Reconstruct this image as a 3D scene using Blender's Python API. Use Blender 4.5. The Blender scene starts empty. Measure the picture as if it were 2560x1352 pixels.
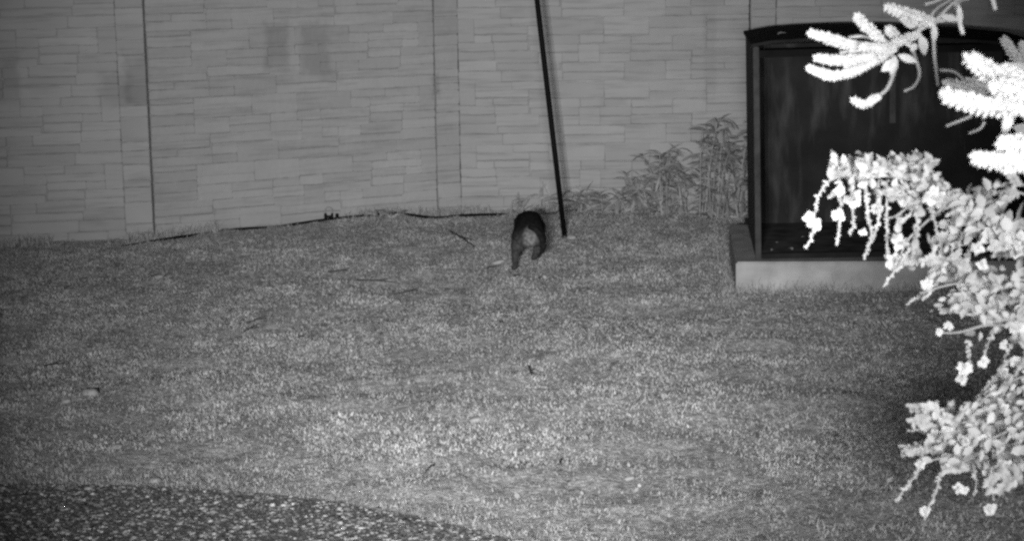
# Night view of a back yard, as an infrared security camera records it: monochrome,
# lit only by the camera's own infrared lamps.  All colours are near-infrared
# reflectances (grey), so living leaves are pale and paint / pelt are dark.
import bpy, math, random
import numpy as np
from mathutils import Matrix, Vector

random.seed(7)
rng = np.random.default_rng(7)
scene = bpy.context.scene
col = scene.collection
PI = math.pi

# ------------------------------------------------------------------ camera
CAM_H, FPX, PITCH, ROLL = 1.92, 4800.0, 9.75, -1.0        # FPX: focal length in pixels of a 2560-wide frame
cd = bpy.data.cameras.new('camera')
cd.sensor_width = 36.0
cd.lens = 36.0 * FPX / 2560.0
cd.clip_start, cd.clip_end = 0.05, 400.0
cam = bpy.data.objects.new('camera', cd)
col.objects.link(cam)
CR = Matrix.Rotation(math.radians(90 - PITCH), 3, 'X') @ Matrix.Rotation(math.radians(ROLL), 3, 'Z')
cam.matrix_world = Matrix.Translation((0, 0, CAM_H)) @ CR.to_4x4()
scene.camera = cam
cd.dof.use_dof = True                                       # focused on the wall: the near shrub is slightly soft
cd.dof.focus_distance, cd.dof.aperture_fstop = 11.0, 9.5

# ------------------------------------------------------------------ night sky, faint moon
SUN_EL, SUN_AZ = math.radians(35), math.radians(200)
world = bpy.data.worlds.new('World')
scene.world = world
world.use_nodes = True
nt = world.node_tree
nt.nodes.clear()
sky = nt.nodes.new('ShaderNodeTexSky')
sky.sky_type = 'NISHITA'
sky.sun_disc = False
sky.sun_elevation, sky.sun_rotation = SUN_EL, SUN_AZ
bw = nt.nodes.new('ShaderNodeRGBToBW')
bg = nt.nodes.new('ShaderNodeBackground')
bg.inputs['Strength'].default_value = 0.0016
wo = nt.nodes.new('ShaderNodeOutputWorld')
nt.links.new(sky.outputs[0], bw.inputs[0])
nt.links.new(bw.outputs[0], bg.inputs['Color'])
nt.links.new(bg.outputs[0], wo.inputs['Surface'])
sd = bpy.data.lights.new('moon', 'SUN')
sd.energy, sd.angle = 0.012, math.radians(0.5)
moon = bpy.data.objects.new('moon', sd)
col.objects.link(moon)
moon.rotation_euler = (PI / 2 - SUN_EL, 0, PI - SUN_AZ)

# ------------------------------------------------------------------ the security camera's infrared lamps
def ir_lamp(name, loc, aim, watts, cone, radius):
    ld = bpy.data.lights.new(name, 'SPOT')
    ld.energy, ld.spot_size, ld.spot_blend, ld.shadow_soft_size = watts, math.radians(cone), 1.0, radius
    lo = bpy.data.objects.new(name, ld)
    col.objects.link(lo)
    lo.location = loc
    lo.rotation_euler = (Vector(aim) - Vector(loc)).to_track_quat('-Z', 'Y').to_euler()
    return lo
for lx in (-0.62, -0.44, -0.26):
    ir_lamp('infrared_lamp', (lx, 0.02, CAM_H - 0.10), (-0.32, 10.0, 1.0), 1570, 37, 0.03)
for lx in (0.12, 0.30, 0.48):
    ir_lamp('infrared_lamp', (lx, 0.02, CAM_H - 0.10), (0.85, 9.0, 0.05), 500, 33, 0.11)

scene.view_settings.view_transform = 'Standard'
scene.view_settings.look = 'None'
scene.view_settings.exposure = 0.0
scene.view_settings.gamma = 1.0
scene.view_settings.use_curve_mapping = False
scene.cycles.filter_width = 2.6
scene.cycles.max_bounces = 6
scene.cycles.use_denoising = False

# ------------------------------------------------------------------ helpers
def ray(px, py):
    return CR @ Vector(((px - 1280) / FPX, -(py - 676) / FPX, -1.0))
def at(px, py, Y):
    d = ray(px, py); return Vector((0, 0, CAM_H)) + d * (Y / d.y)
def on_ground(px, py, z=0.0):
    d = ray(px, py); return Vector((0, 0, CAM_H)) + d * ((z - CAM_H) / d.z)
def project(p):
    v = CR.transposed() @ (Vector(p) - Vector((0, 0, CAM_H)))
    return (1280 + FPX * v.x / -v.z, 676 - FPX * v.y / -v.z) if v.z < 0 else (-1e6, -1e6)

def mat(name, lum, rough=0.85, spread=0.25, scale=8.0, bump=0.0, bscale=60.0, spec=0.2, attr=None, island=0.0, detail=5.0):
    m = bpy.data.materials.new(name)
    m.use_nodes = True
    n, l = m.node_tree.nodes, m.node_tree.links
    b = n['Principled BSDF']
    b.inputs['Roughness'].default_value = rough
    b.inputs['Specular IOR Level'].default_value = spec
    tc = n.new('ShaderNodeTexCoord')
    nz = n.new('ShaderNodeTexNoise'); nz.inputs['Scale'].default_value = scale; nz.inputs['Detail'].default_value = detail
    l.new(tc.outputs['Object'], nz.inputs['Vector'])
    mr = n.new('ShaderNodeMapRange')
    mr.inputs['From Min'].default_value, mr.inputs['From Max'].default_value = 0.3, 0.7
    mr.inputs['To Min'].default_value, mr.inputs['To Max'].default_value = lum * (1 - spread), lum * (1 + spread)
    l.new(nz.outputs['Fac'], mr.inputs['Value'])
    out = mr.outputs[0]
    if attr:
        a = n.new('ShaderNodeAttribute'); a.attribute_name = attr
        mu = n.new('ShaderNodeMath'); mu.operation = 'MULTIPLY'
        l.new(out, mu.inputs[0]); l.new(a.outputs['Fac'], mu.inputs[1]); out = mu.outputs[0]
    if island:
        g = n.new('ShaderNodeObjectInfo')
        m2 = n.new('ShaderNodeMapRange')
        m2.inputs['To Min'].default_value, m2.inputs['To Max'].default_value = 1 - island, 1 + island
        l.new(g.outputs['Random'], m2.inputs['Value'])
        mu = n.new('ShaderNodeMath'); mu.operation = 'MULTIPLY'
        l.new(out, mu.inputs[0]); l.new(m2.outputs[0], mu.inputs[1]); out = mu.outputs[0]
    l.new(out, b.inputs['Base Color'])
    if bump:
        bz = n.new('ShaderNodeTexNoise'); bz.inputs['Scale'].default_value = bscale; bz.inputs['Detail'].default_value = 4
        l.new(tc.outputs['Object'], bz.inputs['Vector'])
        bp = n.new('ShaderNodeBump'); bp.inputs['Strength'].default_value = bump; bp.inputs['Distance'].default_value = 0.01
        l.new(bz.outputs['Fac'], bp.inputs['Height']); l.new(bp.outputs[0], b.inputs['Normal'])
    m['lum_socket'] = 1
    return m

def mesh_np(name, verts, faces=None, loops=None, sizes=None):
    me = bpy.data.meshes.new(name)
    if faces is not None:
        me.from_pydata([tuple(v) for v in verts], [], faces)
    else:
        me.vertices.add(len(verts)); me.vertices.foreach_set('co', np.asarray(verts, np.float32).ravel())
        me.loops.add(len(loops)); me.loops.foreach_set('vertex_index', np.asarray(loops, np.int32))
        st = np.concatenate([[0], np.cumsum(sizes)[:-1]]).astype(np.int32)
        me.polygons.add(len(sizes)); me.polygons.foreach_set('loop_start', st); me.polygons.foreach_set('loop_total', np.asarray(sizes, np.int32))
        me.update(calc_edges=True)
    return me

def link(name, data, material=None, parent=None, loc=None):
    o = bpy.data.objects.new(name, data)
    col.objects.link(o)
    if material is not None and data is not None and not data.materials:
        data.materials.append(material)
    if parent is not None:
        o.parent = parent
    if loc is not None:
        o.location = loc
    return o
def thing(name, label, cat, loc=(0, 0, 0), rz=0.0, group=None):
    o = link(name, None, loc=loc); o.empty_display_size = 0.1
    o.rotation_euler = (0, 0, rz)
    return tag(o, label, cat, group)
def tag(o, label, cat, group=None):
    o['label'] = label; o['category'] = cat
    if group: o['group'] = group
    return o

class MB:                                                   # collects shapes, then makes ONE mesh
    def __init__(s): s.v = []; s.f = []
    def add(s, vs, fs):
        k = len(s.v); s.v += [tuple(p) for p in vs]; s.f += [tuple(i + k for i in f) for f in fs]; return s
    def box(s, lo, hi, bev=0.0):
        x0, y0, z0 = lo; x1, y1, z1 = hi
        if bev <= 0:
            vs = [(x, y, z) for z in (z0, z1) for y in (y0, y1) for x in (x0, x1)]
            return s.add(vs, [(0, 2, 3, 1), (4, 5, 7, 6), (0, 1, 5, 4), (1, 3, 7, 5), (3, 2, 6, 7), (2, 0, 4, 6)])
        import bmesh
        bm = bmesh.new(); bmesh.ops.create_cube(bm, size=1)
        for v in bm.verts:
            v.co = Vector(((x0 + x1) / 2 + v.co.x * (x1 - x0), (y0 + y1) / 2 + v.co.y * (y1 - y0), (z0 + z1) / 2 + v.co.z * (z1 - z0)))
        bmesh.ops.bevel(bm, geom=bm.edges[:], offset=bev, segments=2, affect='EDGES')
        bm.verts.index_update()
        s.add([v.co for v in bm.verts], [tuple(v.index for v in f.verts) for f in bm.faces]); bm.free(); return s
    def tube(s, pts, rad, n=6, cap=True):
        pts = [Vector(p) for p in pts]
        if not hasattr(rad, '__len__'): rad = [rad] * len(pts)
        up = Vector((0.13, 0.31, 0.94)); rings = []
        for i, p in enumerate(pts):
            t = (pts[min(i + 1, len(pts) - 1)] - pts[max(i - 1, 0)]).normalized()
            a = t.cross(up)
            if a.length < 0.1: a = t.cross(Vector((1, 0, 0)))
            a.normalize(); b = t.cross(a)
            rings.append([p + (a * math.cos(2 * PI * k / n) + b * math.sin(2 * PI * k / n)) * rad[i] for k in range(n)])
        vs = [q for r in rings for q in r]
        fs = [(i * n + k, i * n + (k + 1) % n, (i + 1) * n + (k + 1) % n, (i + 1) * n + k) for i in range(len(pts) - 1) for k in range(n)]
        if cap: fs += [tuple(range(n))[::-1], tuple((len(pts) - 1) * n + k for k in range(n))]
        return s.add(vs, fs)
    def blob(s, c, ax, r, l):                               # small pointed ellipsoid along ax
        c = Vector(c); ax = Vector(ax).normalized(); a = ax.orthogonal().normalized(); b = ax.cross(a)
        vs = [c - ax * l]
        for t, q in ((-0.45, 0.85), (0.35, 0.95)):
            vs += [c + ax * l * t + (a * math.cos(2 * PI * k / 5) + b * math.sin(2 * PI * k / 5)) * r * q for k in range(5)]
        vs.append(c + ax * l)
        fs = [(0, 1 + (k + 1) % 5, 1 + k) for k in range(5)] + [(1 + k, 1 + (k + 1) % 5, 6 + (k + 1) % 5, 6 + k) for k in range(5)] + [(6 + k, 6 + (k + 1) % 5, 11) for k in range(5)]
        return s.add(vs, fs)
    def leaf(s, base, d, nrm, L, w, fold=0.25, droop=0.15):
        d = Vector(d).normalized(); nrm = Vector(nrm); side = d.cross(nrm)
        if side.length < 1e-3: side = d.orthogonal()
        side.normalize(); up = side.cross(d).normalized(); base = Vector(base)
        vs = []; prof = ((0.0, 0.06), (0.25, 0.8), (0.55, 1.0), (0.82, 0.6), (1.0, 0.04))
        for t, q in prof:
            c = base + d * (L * t) - up * (droop * L * t * t)
            vs += [c + side * (w * 0.5 * q) + up * (fold * w * 0.5 * q), c, c - side * (w * 0.5 * q) + up * (fold * w * 0.5 * q)]
        fs = []
        for i in range(len(prof) - 1):
            k = 3 * i; fs += [(k, k + 1, k + 4, k + 3), (k + 1, k + 2, k + 5, k + 4)]
        return s.add(vs, fs)
    def build(s, name, material, parent=None, smooth=False, loc=None):
        me = bpy.data.meshes.new(name); me.from_pydata(s.v, [], s.f)
        if smooth: me.polygons.foreach_set('use_smooth', [True] * len(me.polygons))
        return link(name, me, material, parent, loc)

def curve(pts, n=12):                                       # Catmull-Rom through pts
    P = [Vector(p) for p in pts]; P = [P[0] * 2 - P[1]] + P + [P[-1] * 2 - P[-2]]
    out = []
    for i in range(1, len(P) - 2):
        for k in range(n):
            t = k / n; a, b, c, d = P[i - 1:i + 3]
            out.append(0.5 * ((2 * b) + (c - a) * t + (2 * a - 5 * b + 4 * c - d) * t * t + (3 * b - a - 3 * c + d) * t ** 3))
    out.append(P[-2]); return out

_g = np.random.default_rng(3).random((64, 64))
def vnoise(x, y, s):                                        # smooth value noise 0..1
    x = np.asarray(x) * s; y = np.asarray(y) * s
    i, j = np.floor(x).astype(int), np.floor(y).astype(int); u, v = x - i, y - j
    u = u * u * (3 - 2 * u); v = v * v * (3 - 2 * v)
    g = lambda a, b: _g[a % 64, b % 64]
    return (g(i, j) * (1 - u) + g(i + 1, j) * u) * (1 - v) + (g(i, j + 1) * (1 - u) + g(i + 1, j + 1) * u) * v

# ------------------------------------------------------------------ materials
M_soil = mat('soil', 0.37, 0.95, 0.5, 28.0, 1.0, 70)
M_grass = mat('grass_blades', 0.335, 0.8, 0.12, 1.3, attr='tone')
M_clover = mat('broad_leaves', 0.34, 0.7, 0.25, 2.0, attr='tone')
M_drive = mat('driveway_binder', 0.14, 0.95, 0.6, 55, 0.8, 120)
M_chip = mat('driveway_chippings', 0.28, 0.8, 0.2, 20, attr='tone')
M_joint = mat('wall_joint', 0.26, 0.95, 0.25, 6.0, 0.3, 60)
M_pad = mat('pad_concrete', 0.28, 0.9, 0.25, 7.0, 0.35, 60)
M_pole = mat('black_pole_paint', 0.004, 0.6, 0.3, 9, spec=0.05)
M_hose = mat('black_rubber', 0.006, 0.7, 0.3, 9, spec=0.05)
M_cab = None
M_trim = mat('cabinet_trim', 0.045, 0.8, 0.3, 14, spec=0.05)
M_floor = mat('cabinet_floor', 0.07, 0.9, 0.5, 9, spec=0.05)
M_head = mat('cabinet_header', 0.007, 0.8, 0.3, 9, spec=0.05)
M_roof = mat('cabinet_roof_paint', 0.014, 0.8, 0.4, 7, spec=0.05)
M_leaf = mat('shrub_leaf', 0.52, 0.75, 0.2, 30, island=0.18)
M_leafj = mat('shrub_foliage', 0.47, 0.75, 0.3, 25)
M_stem = mat('shrub_stem', 0.26, 0.85, 0.3, 25)
M_flower = mat('pale_flower', 0.66, 0.7, 0.12, 40)
M_spike = mat('flower_spike', 0.45, 0.75, 0.2, 60)
M_bark = mat('shrub_bark', 0.18, 0.95, 0.35, 20, 0.6, 50)
M_weed = mat('weed_leaf', 0.265, 0.8, 0.25, 12, island=0.3)
def translucent(m, fac=0.3):
    n, l = m.node_tree.nodes, m.node_tree.links; b = n['Principled BSDF']; t = n.new('ShaderNodeBsdfTranslucent'); mx = n.new('ShaderNodeMixShader')
    l.new(b.inputs['Base Color'].links[0].from_socket, t.inputs['Color']); mx.inputs[0].default_value = fac
    l.new(b.outputs[0], mx.inputs[1]); l.new(t.outputs[0], mx.inputs[2]); l.new(mx.outputs[0], n['Material Output'].inputs['Surface'])
for m_ in (M_leaf, M_leafj, M_flower): translucent(m_)
M_pale = mat('pale_debris', 0.27, 0.9, 0.2, 20, 0.4, 60)
M_twig = mat('dark_twig', 0.045, 0.9, 0.3, 20)

def wall_material(panel_xf):
    m = mat('concrete_stone', 0.30, 0.92, 0.06, 3.0, 0.5, 22, island=0.07)
    # darker soft-edged blotches at fixed places on the wall
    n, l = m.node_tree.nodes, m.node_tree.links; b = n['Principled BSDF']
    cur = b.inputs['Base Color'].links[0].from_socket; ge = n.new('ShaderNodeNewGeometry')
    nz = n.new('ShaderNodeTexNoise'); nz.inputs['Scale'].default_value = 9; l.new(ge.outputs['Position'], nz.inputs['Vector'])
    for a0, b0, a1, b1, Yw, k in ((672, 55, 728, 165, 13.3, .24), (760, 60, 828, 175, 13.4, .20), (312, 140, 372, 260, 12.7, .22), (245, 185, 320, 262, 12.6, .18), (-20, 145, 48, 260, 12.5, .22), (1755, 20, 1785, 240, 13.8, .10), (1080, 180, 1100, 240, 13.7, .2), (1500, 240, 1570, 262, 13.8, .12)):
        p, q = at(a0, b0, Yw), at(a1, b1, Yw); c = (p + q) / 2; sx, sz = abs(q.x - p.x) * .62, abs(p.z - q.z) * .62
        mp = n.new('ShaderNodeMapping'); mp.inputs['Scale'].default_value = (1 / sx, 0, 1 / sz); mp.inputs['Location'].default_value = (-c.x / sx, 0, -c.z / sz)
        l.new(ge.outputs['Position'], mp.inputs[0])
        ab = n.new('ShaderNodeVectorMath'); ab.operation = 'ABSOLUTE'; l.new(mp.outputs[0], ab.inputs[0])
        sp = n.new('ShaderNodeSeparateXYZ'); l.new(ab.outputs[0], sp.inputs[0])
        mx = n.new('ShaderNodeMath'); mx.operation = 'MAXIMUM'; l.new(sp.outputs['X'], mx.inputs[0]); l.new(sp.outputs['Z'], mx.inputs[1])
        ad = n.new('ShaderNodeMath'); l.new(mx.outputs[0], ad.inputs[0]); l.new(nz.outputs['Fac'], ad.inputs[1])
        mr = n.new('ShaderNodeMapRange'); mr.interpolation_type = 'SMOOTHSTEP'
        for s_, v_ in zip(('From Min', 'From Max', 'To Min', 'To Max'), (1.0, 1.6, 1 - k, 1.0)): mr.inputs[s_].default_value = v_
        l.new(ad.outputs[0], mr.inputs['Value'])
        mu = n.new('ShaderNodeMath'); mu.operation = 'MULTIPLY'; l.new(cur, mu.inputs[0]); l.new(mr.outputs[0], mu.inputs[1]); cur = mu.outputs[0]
    mp = n.new('ShaderNodeMapping'); mp.inputs['Scale'].default_value = (2.2, 2.2, 26); l.new(ge.outputs['Position'], mp.inputs[0])
    sm = n.new('ShaderNodeTexNoise'); sm.inputs['Scale'].default_value = 1.4; sm.inputs['Detail'].default_value = 5; l.new(mp.outputs[0], sm.inputs['Vector'])
    mr = n.new('ShaderNodeMapRange')
    for s_, v_ in zip(('From Min', 'From Max', 'To Min', 'To Max'), (.5, .75, 1.0, 0.78)): mr.inputs[s_].default_value = v_
    l.new(sm.outputs['Fac'], mr.inputs['Value'])
    mu = n.new('ShaderNodeMath'); mu.operation = 'MULTIPLY'; l.new(cur, mu.inputs[0]); l.new(mr.outputs[0], mu.inputs[1]); cur = mu.outputs[0]
    l.new(cur, b.inputs['Base Color'])
    return m
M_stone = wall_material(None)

def dark_streaked():
    m = mat('cabinet_black_paint', 0.018, 0.8, 0.3, 5, 0.15, 30, spec=0.08)
    n, l = m.node_tree.nodes, m.node_tree.links
    b = n['Principled BSDF']
    base = b.inputs['Base Color'].links[0].from_socket
    tc = n.new('ShaderNodeTexCoord'); mp = n.new('ShaderNodeMapping')
    mp.inputs['Scale'].default_value = (6.5, 6.5, 1.5)
    l.new(tc.outputs['Object'], mp.inputs['Vector'])
    nz = n.new('ShaderNodeTexNoise'); nz.inputs['Scale'].default_value = 1.6; nz.inputs['Detail'].default_value = 6
    l.new(mp.outputs[0], nz.inputs['Vector'])
    mr = n.new('ShaderNodeMapRange'); mr.inputs['From Min'].default_value, mr.inputs['From Max'].default_value = 0.54, 0.85
    mr.inputs['To Max'].default_value = 0.05
    l.new(nz.outputs['Fac'], mr.inputs['Value'])
    ad = n.new('ShaderNodeMath'); l.new(base, ad.inputs[0]); l.new(mr.outputs[0], ad.inputs[1])
    l.new(ad.outputs[0], b.inputs['Base Color'])
    return m
M_cab = dark_streaked()

# ------------------------------------------------------------------ ground
EDGE = [on_ground(*p) for p in ((0, 1208), (200, 1209), (400, 1215), (600, 1227), (800, 1246), (1050, 1291), (1300, 1350))]
EX = np.array([-9.0, -5.0] + [p.x for p in EDGE] + [0.55, 1.0, 1.4])
EY = np.array([EDGE[0].y - 0.25, EDGE[0].y - 0.02] + [p.y for p in EDGE] + [EDGE[-1].y - 0.75, EDGE[-1].y - 1.7, EDGE[-1].y - 3.2])
def drive_y(x): return np.interp(x, EX, EY)
def height(x, y):
    x = np.asarray(x, float); y = np.asarray(y, float)
    z = 0.05 * (vnoise(x + 9, y + 4, 0.55) - 0.5) + 0.03 * (vnoise(x + 31, y + 17, 1.9) - 0.5) + 0.026 * (vnoise(x + 50, y + 8, 5.0) - 0.5) + 0.017 * (vnoise(x + 5, y + 60, 11.0) - 0.5)
    z = z + 0.05 * np.exp(-(((x + 0.55) / 0.75) ** 2 + ((y - 11.1) / 0.9) ** 2)) * (vnoise(x + 2, y + 1, 4.0) - 0.3)      # scratched-up ground left of the animal
    k = np.clip((y - drive_y(x) - 0.03) / 0.25, 0, 1)
    return z * k - 0.006 * (k <= 0) - 0.064 * np.clip((drive_y(x) - y - 0.06) / 0.05, 0, 1)
def spaced(a, b, fine0, fine1, step):
    return np.concatenate([np.linspace(a, fine0, 12, endpoint=False), np.arange(fine0, fine1, step), np.linspace(fine1, b, 12)])
gx, gy = spaced(-60, 60, -6, 6, 0.04), spaced(-30, 90, 4, 15, 0.04)
X, Y = np.meshgrid(gx, gy); Z = height(X, Y)
Z[(X < -6) | (X > 6) | (Y < 4) | (Y > 15)] = np.minimum(Z[(X < -6) | (X > 6) | (Y < 4) | (Y > 15)], 0)
nx, ny = len(gx), len(gy)
idx = (np.arange(ny - 1)[:, None] * nx + np.arange(nx - 1)[None]).ravel()
lp = np.stack([idx, idx + 1, idx + nx + 1, idx + nx], 1).ravel()
g = link('ground', mesh_np('ground', np.stack([X, Y, Z], -1).reshape(-1, 3), loops=lp, sizes=[4] * len(idx)), M_soil)
g['kind'] = 'structure'

# driveway slab, its curved edge towards the grass
xs = np.linspace(-9, 1.4, 90); top = [(x, float(drive_y(x)), 0.0) for x in xs]
vs = top + [(x, -6, 0.0) for x in xs] + [(x, y, -0.12) for x, y, z in top]
n = len(xs)
fs = [(i, i + 1, n + i + 1, n + i)[::-1] for i in range(n - 1)] + [(2 * n + i, 2 * n + i + 1, i + 1, i)[::-1] for i in range(n - 1)]
dr = link('driveway', mesh_np('driveway', vs, fs), M_drive); dr['kind'] = 'structure'
# exposed stone chippings set in it
N = 66000
cx = rng.uniform(-3.9, 0.9, N); cy = rng.uniform(4.9, 7.1, N)
k = cy < drive_y(cx) - 0.006; cx, cy = cx[k], cy[k]; N = len(cx)
oc = np.array([(1, 0, 0), (0, 1, 0), (-1, 0, 0), (0, -1, 0), (.5, .5, .8), (-.5, .5, .8), (-.5, -.5, .8), (.5, -.5, .8)])
of = np.array([(0, 1, 4), (1, 5, 4), (1, 2, 5), (2, 6, 5), (2, 3, 6), (3, 7, 6), (3, 0, 7), (0, 4, 7), (4, 5, 6), (4, 6, 7)])
sz = np.minimum(rng.lognormal(math.log(0.0052), 0.45, N), 0.012); ang = rng.uniform(0, 2 * PI, N); el = rng.uniform(0.6, 1.5, N)
P = oc[None] * (1 + 0.25 * rng.standard_normal((N, 8, 1)))
px_, py_ = P[..., 0] * sz[:, None] * el[:, None], P[..., 1] * sz[:, None]
V = np.stack([px_ * np.cos(ang)[:, None] - py_ * np.sin(ang)[:, None] + cx[:, None], px_ * np.sin(ang)[:, None] + py_ * np.cos(ang)[:, None] + cy[:, None],
              np.abs(P[..., 2]) * sz[:, None] * rng.uniform(0.3, 0.9, (N, 1)) - 0.001], -1)
lp = (of[None] + 8 * np.arange(N)[:, None, None]).ravel()
me = mesh_np('chippings', V.reshape(-1, 3), loops=lp, sizes=[3] * (N * 10))
t = np.where(rng.random(N) < 0.08, rng.uniform(1.3, 1.9, N), rng.uniform(0.15, 1.15, N))
me.attributes.new('tone', 'FLOAT', 'POINT').data.foreach_set('value', np.repeat(t, 8).astype(np.float32))
ch = link('chippings', me, M_chip, dr); ch['kind'] = 'stuff'

# concrete pad footprint (for keeping grass off it)
PAD_H, BOX_YAW = 0.155, math.radians(-5.0)
pf = on_ground(1840, 655, PAD_H)                             # front left top corner
ux, uy = Vector((math.cos(BOX_YAW), math.sin(BOX_YAW), 0)), Vector((-math.sin(BOX_YAW), math.cos(BOX_YAW), 0))
PAD_W, PAD_D = 1.75, 1.42

# wall line on the ground
WP = [on_ground(388, 594), on_ground(1153, 529), on_ground(1937, 517)]
d0 = Vector((math.cos(math.radians(10)), math.sin(math.radians(10)), 0)); pitchw = (WP[2] - WP[1]).length
WP = [WP[0] - d0 * pitchw] + WP
d3 = (WP[3] - WP[2]).normalized(); d3 = Matrix.Rotation(math.radians(-4), 3, 'Z') @ d3
WP.append(WP[3] + d3 * pitchw)
wx, wy = np.array([p.x for p in WP]), np.array([p.y for p in WP])

def grass_ok(x, y):
    ok = (y > drive_y(x) + 0.0) & (y < np.interp(x, wx, wy) - 0.01)
    rx, ry = (x - pf.x) * ux.x + (y - pf.y) * ux.y, (x - pf.x) * uy.x + (y - pf.y) * uy.y
    ok &= ~((rx > -0.005) & (rx < PAD_W) & (ry > -0.005) & (ry < PAD_D))
    ok &= np.abs(x) < 0.2667 * y * 1.06 + 0.75
    return ok
def scatter(n, y0=4.6, y1=14.2):
    y = np.sqrt(rng.uniform(y0 ** 2, y1 ** 2, n)); x = rng.uniform(-1, 1, n) * (0.283 * y + 0.75)
    return x, y
def blades(name, x, y, L, w, lean, tone, material, label=None):
    N = len(x); a = rng.uniform(0, 2 * PI, N); z = height(x, y) - 0.004
    dx, dy = np.cos(a), np.sin(a); b = a + rng.uniform(-1.2, 1.2, N) + PI / 2; sx, sy = np.cos(b) * w / 2, np.sin(b) * w / 2
    c, s = np.cos(lean), np.sin(lean)
    mx, my, mz = x + dx * s * L * .45, y + dy * s * L * .45, z + c * L * .62
    s2 = np.sin(np.minimum(lean * 1.5 + 0.2, 1.75)); c2 = np.cos(np.minimum(lean * 1.5 + 0.2, 1.75))
    tx, ty, tz = mx + dx * s2 * L * .5, my + dy * s2 * L * .5, mz + c2 * L * .5
    V = np.stack([np.stack([x - sx, y - sy, z], -1), np.stack([x + sx, y + sy, z], -1), np.stack([mx + sx * .8, my + sy * .8, mz], -1),
                  np.stack([mx - sx * .8, my - sy * .8, mz], -1), np.stack([tx, ty, tz], -1)], 1)
    lp = (np.array([0, 1, 2, 3, 3, 2, 4])[None] + 5 * np.arange(N)[:, None]).ravel()
    me = mesh_np(name, V.reshape(-1, 3), loops=lp, sizes=np.tile([4, 3], N))
    me.attributes.new('tone', 'FLOAT', 'POINT').data.foreach_set('value', np.repeat(tone, 5).astype(np.float32))
    o = link(name, me, material); o['kind'] = 'stuff'
    return o
x, y = scatter(720000)
pat = vnoise(x + 5, y + 40, 1.1) * 0.4 + vnoise(x + 20, y + 3, 3.1) * 0.3 + vnoise(x + 7, y * .6 + 13, 14.0) * 0.3
tuft = vnoise(x + 3, y * .7 + 31, 24.0); blot = vnoise(x + 33, y * .8 + 2, 7.0)
k = grass_ok(x, y) & (rng.random(len(x)) < 0.4 + 0.5 * pat + 0.45 * blot); x, y, pat, tuft, blot = x[k], y[k], pat[k], tuft[k], blot[k]
N = len(x)
o = blades('grass', x, y, rng.uniform(0.010, 0.020, N) * (0.45 + 0.5 * pat + 0.5 * tuft + 0.4 * blot), rng.uniform(0.0035, 0.0075, N), rng.uniform(0.4, 1.3, N),
           rng.uniform(0.92, 1.08, N) * (0.6 + 0.8 * pat) * (0.84 + 0.32 * tuft) * (0.82 + 0.36 * blot) * np.where(rng.random(N) < .012, 1.25, 1.0), M_grass)
tag(o, 'short patchy grass covering the whole yard', 'grass')
# taller pale fringe beside the driveway and along the wall foot
x = rng.uniform(-3.6, 0.9, 5000); y = drive_y(x) + np.where(rng.random(len(x)) < .3, rng.normal(-0.004, 0.014, len(x)), np.abs(rng.normal(0, 0.13, len(x))) + 0.004)
k = rng.random(len(x)) < np.clip(1.0 - (x + 1.6) * 0.35, 0.15, 1); x, y = x[k], y[k]
o = blades('edge_grass', x, y, rng.uniform(0.012, 0.03, len(x)), rng.uniform(0.003, 0.006, len(x)), rng.uniform(0.05, 1.1, len(x)), rng.uniform(0.55, 0.95, len(x)), M_grass)
tag(o, 'taller pale grass fringe along the curved driveway edge', 'grass')
x = rng.uniform(-3.9, 2.6, 5200); y = np.interp(x, wx, wy) - 0.012 - np.abs(rng.normal(0, 0.06, len(x)))
k = (vnoise(x, y * 0 + 3, 2.2) > 0.4) & (np.abs(x + 1.29) > 0.13); x, y = x[k], y[k]
o = blades('wall_foot_grass', x, y, rng.uniform(0.02, 0.085, len(x)), rng.uniform(0.003, 0.007, len(x)), rng.uniform(0.05, 0.7, len(x)), rng.uniform(0.7, 1.2, len(x)), M_grass)
tag(o, 'ragged longer grass along the foot of the stone-patterned wall', 'grass')
# grass grown up against the concrete pad
q = rng.uniform(-0.04, 1.8, 1500); e = -np.abs(rng.normal(0, .025, 1500)) - .008
q2 = -np.abs(rng.normal(0, .03, 500)) - .008; e2 = rng.uniform(-.05, 1.4, 500)
x = pf.x + np.concatenate([q, q2]) * ux.x + np.concatenate([e, e2]) * uy.x; y = pf.y + np.concatenate([q, q2]) * ux.y + np.concatenate([e, e2]) * uy.y
o = blades('pad_edge_grass', x, y, rng.lognormal(math.log(.028), .5, len(x)), rng.uniform(0.003, 0.006, len(x)), rng.uniform(0.05, 0.8, len(x)), rng.uniform(0.7, 1.15, len(x)), M_grass)
tag(o, 'ragged grass growing up against the concrete pad', 'grass')
# broad-leaved lawn weeds between the blades
x, y = scatter(30000); pat = vnoise(x + 11, y + 23, 2.3)
k = grass_ok(x, y) & (rng.random(len(x)) < 0.25 + pat); x, y = x[k], y[k]; N = len(x)
a = np.linspace(0, 2 * PI, 6, endpoint=False); r = rng.lognormal(math.log(0.006), 0.3, N); th = rng.uniform(0, 2 * PI, N); til = rng.uniform(-0.6, 0.7, N)
lx, ly = np.cos(a)[None] * r[:, None] * 1.3, np.sin(a)[None] * r[:, None]
hx, hz = lx * np.cos(til)[:, None], lx * np.sin(til)[:, None]
V = np.stack([x[:, None] + hx * np.cos(th)[:, None] - ly * np.sin(th)[:, None], y[:, None] + hx * np.sin(th)[:, None] + ly * np.cos(th)[:, None],
              height(x, y)[:, None] + rng.uniform(0.004, 0.016, N)[:, None] + hz], -1)
me = mesh_np('lawn_weeds', V.reshape(-1, 3), loops=np.arange(6 * N), sizes=[6] * N)
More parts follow.
